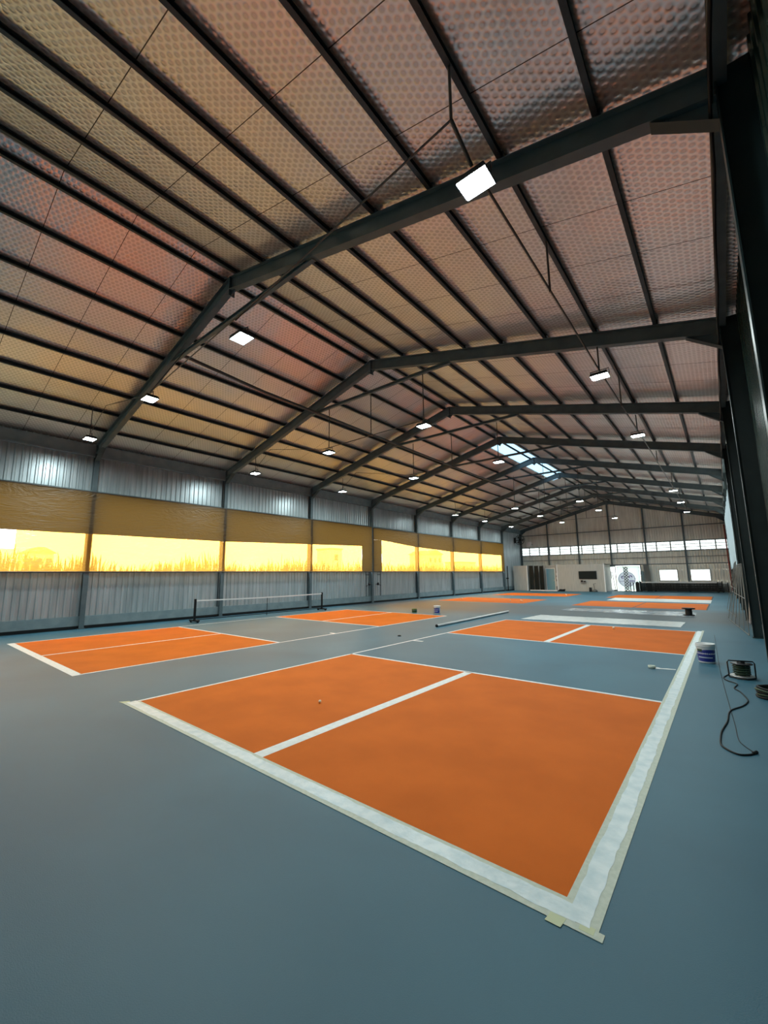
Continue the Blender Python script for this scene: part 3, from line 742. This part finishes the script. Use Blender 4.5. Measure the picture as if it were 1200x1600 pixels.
# ------------------------------------------------------------------ far wall fittings
t = thing('gable_framing', 'dark posts and rails framing the far gable wall', 'wall framing', (XC, YF-.2, 0))
for x in (-14.15,-11.0,-7.95,-4.9,-1.8):
    z0 = 2.5 if DX0 < x < DX1 else 0
    m = MB(); isec(m, (x-.07,YF-.25,z0), (x-.07,YF-.25,zs(x)-.2), (1,0,0), .14, .10); m.build('post', 'steel', t)
for z in (6.05, LZ1+.05, LZ0-.05, 3.2, 2.55):
    hw = .035 if z != 3.2 else .02
    a = WL+.05 if z < 6.5 else -12; MB().box(a, WR-.05, YF-.25, YF-.205, z-hw, z+hw).build('rail', 'steel', t)
# louvre window band
t = struct(bpy.data.objects.new('window_1', None)); COL.objects.link(t); t['_base'] = (0,0,0)
n = 17; dx = (WR-WL)/n
for i in range(n):
    x0 = WL+i*dx+.04; x1 = WL+(i+1)*dx-.04
    m = MB()
    m.add([(x0,YF-.07,LZ0),(x1,YF-.07,LZ0),(x1,YF-.07,LZ1),(x0,YF-.07,LZ1)], [(0,1,2,3)]); m.build('window_pane', 'frost', t)
    m = MB()
    for j in (1,2): m.box(x0, x1, YF-.10, YF-.05, LZ0+(LZ1-LZ0)*j/3-.018, LZ0+(LZ1-LZ0)*j/3+.018)
    m.box(x1, x1+.08, YF-.11, YF-.03, LZ0, LZ1); m.build('window_frame', 'conduit', t)
for idx, (a, b) in enumerate((W2, W3)):
    t = struct(bpy.data.objects.new('window_%d' % (idx+2), None)); COL.objects.link(t); t['_base'] = (0,0,0)
    MB().add([(a,YF-.05,1.0),(b,YF-.05,1.0),(b,YF-.05,2.0),(a,YF-.05,2.0)], [(0,1,2,3)]).build('window_pane', 'frost', t)
    m = MB(); m.box(a-.04,a,YF-.12,YF-.02,.96,2.04); m.box(b,b+.04,YF-.12,YF-.02,.96,2.04); m.box(a,b,YF-.12,YF-.02,.96,1.0); m.box(a,b,YF-.12,YF-.02,2.0,2.04)
    m.build('window_frame', 'conduit', t)
# entrance: frame, sliding leaf, banner with round emblem, checked roll
t = struct(bpy.data.objects.new('door_1', None)); COL.objects.link(t); t['_base'] = (0,0,0)
m = MB(); m.box(DX0-.08,DX0,YF-.16,YF,0,DZ+.06); m.box(DX1,DX1+.08,YF-.16,YF,0,DZ+.06); m.box(DX0,DX1,YF-.16,YF,DZ,DZ+.06); m.build('door_frame', 'steel', t)
m = MB(); m.box(DX0,DX0+.06,YF-.12,YF-.08,0,DZ); m.box(DX0+.70,DX0+.78,YF-.12,YF-.08,0,DZ); m.box(DX0+.06,DX0+.70,YF-.12,YF-.08,0,.08); m.box(DX0+.06,DX0+.70,YF-.12,YF-.08,DZ-.08,DZ)
m.build('door_leaf_frame', 'white', t)
MB().add([(DX0+.06,YF-.10,.08),(DX0+.70,YF-.10,.08),(DX0+.70,YF-.10,DZ-.08),(DX0+.06,YF-.10,DZ-.08)], [(0,1,2,3)]).build('door_pane', 'frost', t)
MB().box(DX0+.18,DX0+.34,YF-.17,YF-.125,1.2,1.9).build('door_handle', 'black', t)
t = thing('entrance_banner', 'white backlit banner with round grey emblem filling the far entrance', 'banner', (-6.6,YF-.22,0))
bx0, bx1, by = -7.62, DX1-.02, YF-.20
MB().box(bx0,bx1,by,by+.012,.05,DZ-.03).build('cloth', 'banner', t)
cx, cz, cr = -6.78, 1.12, .76
def disc(mb, cx, cz, r0, r1, y, n=40, a0=0, a1=2*PI):
    v = []; f = []
    for i in range(n+1):
        a = a0+(a1-a0)*i/n
        v += [(cx+r0*math.cos(a),y,cz+r0*math.sin(a)),(cx+r1*math.cos(a),y,cz+r1*math.sin(a))]
    for i in range(n): f.append([2*i,2*i+1,2*i+3,2*i+2])
    mb.add(v, f)
m = MB(); disc(m, cx, cz, 0.0, cr, by-.003); m.build('emblem', 'logo', t)
m = MB(); disc(m, cx, cz, cr*.90, cr*.94, by-.005)
for a in range(-4, 5):
    if a == 0: continue
m.add([(cx+.12,by-.005,cz-.22),(cx+.66,by-.005,cz-.22),(cx+.66,by-.005,cz-.10),(cx+.12,by-.005,cz-.10)], [(0,1,2,3)])
m.add([(cx-.66,by-.005,cz-.22),(cx-.22,by-.005,cz-.22),(cx-.22,by-.005,cz-.16),(cx-.66,by-.005,cz-.16)], [(0,1,2,3)])
disc(m, cx+.34, cz+.24, .05, .17, by-.005, 20, -.6, 4.2); disc(m, cx-.36, cz+.20, .05, .15, by-.005, 20, .5, 5.4)
m.build('emblem_print', 'logod', t)
t = thing('checked_column', 'black and white checked upright roll in front of the entrance banner', 'banner roll', (-6.72,43.95,0))
MB().box(-6.93,-6.52,43.95,43.958,.03,2.34).build('column_body', 'check', t)
MB().box(-7.0,-6.45,43.86,44.1,0,.03).build('foot', 'black', t)
def stool(x, y, h, label):
    t = thing('small_stand', label, 'stand', (x,y,0))
    MB().box(x-.16,x+.16,y-.16,y+.16,h-.04,h).build('top', 'black', t)
    for sx in (-.13,.13):
        for sy in (-.13,.13): MB().box(x+sx-.02,x+sx+.02,y+sy-.02,y+sy+.02,0,h-.04).build('leg', 'black', t)
    return t
stool(-6.25, 43.7, .85, 'dark small stand right of the checked roll at the entrance')
t = thing('dark_case', 'dark upright case beside the entrance, next to the nets', 'case', (-5.72,43.2,0))
MB().box(-5.86,-5.58,43.05,43.35,.03,.86).build('case_body', 'black', t); MB().box(-5.80,-5.64,43.14,43.26,.86,.92).build('grip', 'blackm', t); MB().box(-5.84,-5.60,43.08,43.32,0,.03).build('foot', 'blackm', t)
t = thing('push_broom', 'black broom leaning on the entrance door leaf', 'broom', (-7.75,44.2,0))
MB().tube([(-7.70,43.85,.05),(-7.98,44.30,1.85)], .022, 6).build('handle', 'black', t); MB().box(-7.86,-7.54,43.82,43.98,0,.09).build('head', 'black', t)
t = thing('grey_board', 'tall dark grey panel leaning beside the entrance', 'panel', (-5.0,44.2,0))
m = MB(); m.add([(-5.05,43.92,0),(-4.62,43.92,0),(-4.82,44.33,2.5),(-5.25,44.33,2.5),(-5.05,43.99,0),(-4.62,43.99,0),(-4.82,44.40,2.5),(-5.25,44.40,2.5)], [(0,1,2,3),(7,6,5,4),(0,4,5,1),(1,5,6,2),(2,6,7,3),(3,7,4,0)]); m.build('sheet', 'greyboard', t)
tag(MB().box(-5.46, -5.28, 44.42, 44.48, 0, 1.9).build('narrow_board', 'kerb'), 'narrow pale board standing between entrance and dark leaning panel', 'board')

# cabin along the far left corner
YC = 41.3
t = thing('cabin', 'grey partition cabin with television wall in the far left corner', 'cabin', (-12.5,YC,0))
def part(n, mt, *b): return MB().box(*b).build(n, mt, t)
part('wall_panel', 'cabin', -12.40,-8.12, YC, YC+.08, 0, 2.64); part('side_panel', 'cabin', -8.20,-8.12, YC+.08, YF-.34, 0, 2.64)
part('corner_post', 'white', -12.46,-12.38, YC-.02, YC+.10, 0, 2.66); part('corner_post', 'white', -8.14,-8.05, YC-.02, YC+.10, 0, 2.66)
part('end_panel', 'cabin', -17.0,-15.52, YC, YC+.08, 0, 2.62); part('corner_post', 'white', -15.56,-15.46, YC-.03, YC+.10, 0, 2.65)
part('back_panel', 'cabin', -15.46,-12.46, YC+1.3, YC+1.38, 0, 2.62); part('return_panel', 'cabin', -12.46,-12.38, YC+.10, YC+1.3, 0, 2.62); part('return_panel', 'cabin', -15.54,-15.48, YC+.10, YC+1.3, 0, 2.62)
part('roof_panel', 'cabin', -12.40,-8.12, YC+.08, YF-.34, 2.60, 2.64)
d = part('door', 'cabin_door', -13.88,-13.05, YC+1.24, YC+1.29, .02, 2.25)
MB().box(-13.15,-13.10, YC+1.19, YC+1.24, 1.0, 1.12).build('door_handle', 'alu', d)
m = MB(); m.box(-13.98,-13.88,YC+1.20,YC+1.30,0,2.33); m.box(-13.05,-12.95,YC+1.20,YC+1.30,0,2.33); m.box(-13.88,-13.05,YC+1.20,YC+1.30,2.25,2.33); m.build('door_surround', 'white', t)
for i, lab in enumerate(['leftmost tall dark partition screen in front of the cabin door', 'middle tall dark partition screen in front of the cabin door', 'tall dark partition screen nearest the pale blue cabin door']):
    x = -15.30+i*.47
    s = thing('partition_screen', lab, 'screen', (x+.2,YC+.1+.2*i,0), 'dark screens beside the cabin')
    MB().box(x,x+.36,YC+.10+.2*i,YC+.14+.2*i,.06,2.60-.02*i).build('panel', 'screen', s); MB().box(x+.34,x+.41,YC+.08+.2*i,YC+.16+.2*i,.0,2.60).build('edge_post', 'black', s)
t = thing('television', 'flat black television hung on the grey cabin wall', 'television', (-9.55,YC-.03,1.55))
MB().box(-10.36,-8.76,YC-.065,YC-.005,1.20,1.96).build('bezel', 'black', t); MB().box(-10.33,-8.79,YC-.068,YC-.065,1.23,1.93).build('screen', 'screen', t)
t = thing('wall_shelf', 'small dark bracket shelf on the cabin wall below the television', 'shelf', (-9.95,YC-.1,.95))
MB().box(-10.25,-9.70,YC-.18,YC,.86,.90).build('board', 'wood', t); MB().box(-10.20,-10.02,YC-.14,YC-.04,.90,1.08).build('router_box', 'black', t); MB().box(-9.95,-9.76,YC-.14,YC-.04,.90,1.02).build('router_box', 'black', t)
t = thing('polishing_machine', 'small grey machine standing against the cabin wall under the television', 'machine', (-9.0,YC-.4,0))
MB().lathe([(0,.0),(.22,.0),(.24,.08),(.20,.16),(.08,.22),(0,.22)], (-8.95,YC-.4,0), 18).build('body', 'greyboard', t); MB().tube([(-8.95,YC-.4,.2),(-9.05,YC-.25,.75),(-8.85,YC-.25,.78)], .02, 6).build('handle', 'blackm', t)
MB().box(-9.42,-9.22,YC-.45,YC-.25,0,.40).build('tank', 'black', t)
t = thing('cable_coil', 'dark coil of cable on the floor before the cabin corner', 'cable', (-12.0,YC-.5,0))
for i in range(4):
    rr = .34-.03*i; MB().tube([(-12.0+rr*math.cos(a)+.05*i,YC-.5+.6*rr*math.sin(a),.03+.05*i+.02*math.sin(2*a)) for a in [2*PI*k/24 for k in range(24)]], .028, 6, closed=True).build('loop', 'black', t)
tag(MB().box(-15.2,-12.2,YC-.25,YC-.10,0,.10).build('plank', 'white'), 'long pale plank on the floor along the cabin screens', 'plank')
for i, (z, ww) in enumerate(((1.55,.35),(1.15,.3))):
    tag(MB().box(-12.94+.02*i,-12.94+ww,YC+1.24,YC+1.295,z,z+.26).build('notice', 'white'), 'white notice beside the pale blue door, %s one' % ('upper' if i == 0 else 'lower'), 'notice', 'notices by the cabin door')
tag(MB().box(-12.93,-12.50,YC+1.0,YC+1.28,.45,.95).build('storage_box', 'white'), 'white box in the recess beside the pale blue door', 'box')
t = thing('downpipe', 'thin dark pipe standing at the window wall beside the cabin', 'pipe', (-17.1,39.9,0))
MB().tube([(-17.08,39.9,.02),(-17.08,39.9,2.6)], .05, 8).build('pipe', 'black', t); MB().box(-17.22,-17.0,39.8,40.0,1.25,1.35).build('clamp', 'black', t)
# fan high in the far left corner
fx, fy, fz = -16.55, 42.6, 5.5
t = thing('wall_fan', 'round dark wall fan high in the far left corner', 'fan', (fx,fy,fz))
def ring(r, y): return MB().tube([(fx+r*math.cos(a),fy+y,fz+r*math.sin(a)) for a in [2*PI*k/32 for k in range(32)]], .03, 6, closed=True)
m = ring(.52,-.1); 
for rr in (.14,.27,.40): m.tube([(fx+rr*math.cos(a),fy-.14,fz+rr*math.sin(a)) for a in [2*PI*k/28 for k in range(28)]], .010, 5, closed=True)
for k in range(12): a = 2*PI*k/12; m.tube([(fx,fy-.15,fz),(fx+.52*math.cos(a),fy-.1,fz+.52*math.sin(a))], .008, 5)
m.build('guard', 'blackm', t)
MB().lathe([(0,-.1),(.10,-.1),(.12,.15),(0,.2)], (fx,fy,fz), 16, 'Y').build('motor', 'blackm', t)
for k in range(3):
    a = 2*PI*k/3; m = MB(); v = []
    for q, (rr, da) in enumerate(((.1,-.35),(.44,-.42),(.46,.30),(.1,.3))): v.append((fx+rr*math.cos(a+da), fy-.05+.05*(1 if da > 0 else -1), fz+rr*math.sin(a+da)))
    m.add(v+[(x,y+.006,z) for x,y,z in v], [(0,1,2,3),(7,6,5,4),(0,4,5,1),(1,5,6,2),(2,6,7,3),(3,7,4,0)]); m.build('blade', 'greyboard', t)
MB().tube([(fx,fy+.15,fz),(fx-.2,fy+.3,fz),(WL+.04,fy+.3,fz)], .035, 6).build('arm', 'blackm', t)
MB().box(fx-.75, fx-.62, fy+.15, fy+.45, fz-.3, fz+.3).build('wall_plate', 'blackm', t)
t = thing('speaker_box', 'small pale box speaker next to the wall fan', 'speaker', (-15.9,43.6,5.0))
MB().box(-16.15,-15.7,43.4,43.7,4.85,5.25).build('cabinet', 'white', t); MB().box(-16.12,-15.73,43.39,43.4,4.88,5.22).build('grille', 'houseA', t); MB().tube([(-15.9,43.7,5.05),(-15.9,44.6,5.05)], .03, 6).build('bracket', 'blackm', t)

# ------------------------------------------------------------------ outside the left wall
rr = random.Random(21); m = MB()
for i in range(6500):
    x = rr.uniform(-24.5,-19.6); y = rr.uniform(-9, 62); h = rr.gauss(2.48,.17)*(1+.10*math.sin(y*.9)+.06*math.sin(y*2.3)); wdt = rr.uniform(.03,.075)
    a = rr.uniform(0, 2*PI); lean = rr.uniform(.1,.55); dx_, dy_ = math.cos(a), math.sin(a); px, py = -dy_*wdt, dx_*wdt
    P = []
    for s, hh, l2 in ((0,-.2,0),(.5,.62,.25),(.8,.9,.62),(1,.98,1.0)):
        q = (x+dx_*lean*l2, y+dy_*lean*l2, h*hh); k_ = 1-.95*s*s
        P += [(q[0]+px*k_,q[1]+py*k_,q[2]),(q[0]-px*k_,q[1]-py*k_,q[2])]
    m.add(P, [(0,1,3,2),(2,3,5,4),(4,5,7,6)])
o = m.build('reed_grass', 'leaf'); o['kind'] = 'stuff'; o['label'] = 'tall yellow-green reeds growing outside the window wall'; o['category'] = 'reeds'
def house(label, x, y0, y1, h, mt, dep=6, roof=True, wins=3):
    t = thing('house', label, 'house', (x, (y0+y1)/2, -.2), 'buildings outside the windows')
    MB().box(x-dep, x, y0, y1, -.2, h).build('house_wall', mt, t)
    if roof:
        ym = (y0+y1)/2; MB().prism([(y0-.4,h),(y1+.4,h),(ym+.6,h+1.1),(ym-.6,h+1.1)], 0, x-dep-.4, x+.4).build('house_roof', 'roofr', t)
    else: MB().box(x-dep-.15, x+.15, y0-.15, y1+.15, h, h+.25).build('house_roof', 'roofr', t)
    for i in range(wins):
        yy = y0+(y1-y0)*(i+.5)/wins
        MB().box(x, x+.05, yy-.45, yy+.45, h-2.2, h-1.0).build('house_window', 'pane', t)
house('pale house seen through the near clear curtain panel', -100, 14.5, 18.8, 6.6, 'houseA')
house('lilac tower block seen through clear panel before the brown curtain ends', -60, 54.6, 57.8, 7.0, 'houseB', 4, False, 1)
house('cream house seen just past the column beyond the brown curtain ends', -60, 90, 97, 7.2, 'houseC')
house('low yellow shed seen through the second last clear panel', -60, 107, 117, 5.2, 'houseC', 5, False, 2)
t = thing('outdoor_tree', 'bare tree seen through the uncovered corner at the left', 'tree', (-60,2.2,-.2))
m = MB(); m.tube([(-60,2.2,-.2),(-60.1,2.4,3),(-60,2.2,6.0)], [.22,.16,.08], 8); m.build('trunk', 'roofr', t)
m = MB()
for i in range(260):
    a, b_ = rr.uniform(0,2*PI), rr.uniform(-.8,1); r0 = rr.uniform(.3,1.5)
    c = Vector((-60+r0*math.cos(a)*.9, 2.2+r0*math.sin(a), 5.6+b_*1.3)); s_ = rr.uniform(.12,.28); u = Vector((rr.uniform(-1,1),rr.uniform(-1,1),rr.uniform(-1,1))).normalized(); w_ = u.orthogonal().normalized()
    m.add([c-u*s_, c+w_*s_*.6, c+u*s_, c-w_*s_*.6], [(0,1,2,3)])
m.build('crown', 'leaf', t)

# ------------------------------------------------------------------ daylight
wd = bpy.data.worlds.new('sky'); scene.world = wd; wd.use_nodes = True
bg = wd.node_tree.nodes['Background']; bg.inputs['Color'].default_value = (.93,.97,1,1); bg.inputs['Strength'].default_value = 7.8

# ------------------------------------------------------------------ camera
f_, yaw, pit, roll = 642.248, .686048, .151579, -.010287
cy,sy,cp,sp,cr,sr = math.cos(yaw),math.sin(yaw),math.cos(pit),math.sin(pit),math.cos(roll),math.sin(roll)
F = Vector((-sy*cp, cy*cp, sp)); Rv = Vector((cy, sy, 0)); U = Rv.cross(F)
R2 = Rv*cr+U*sr; U2 = -Rv*sr+U*cr
cam = bpy.data.cameras.new('camera'); co = bpy.data.objects.new('camera', cam); COL.objects.link(co)
cam.sensor_fit = 'VERTICAL'; cam.sensor_height = 36; cam.lens = 36*f_/1600
co.matrix_world = Matrix(((R2.x,U2.x,-F.x,.8266),(R2.y,U2.y,-F.y,-2.6182),(R2.z,U2.z,-F.z,1.8090),(0,0,0,1)))
cam.clip_start = .05; cam.clip_end = 600
scene.camera = co

for o in bpy.data.objects:
    if '_base' in o: del o['_base']
scene.cycles.max_bounces = 8; scene.cycles.diffuse_bounces = 4; scene.cycles.glossy_bounces = 4; scene.cycles.transparent_max_bounces = 16
scene.cycles.use_denoising = True
scene.cycles.sample_clamp_indirect = 6
vs = scene.view_settings
vs.view_transform = 'Standard'; vs.look = 'None'; vs.exposure = .12; vs.gamma = 1; vs.use_curve_mapping = False
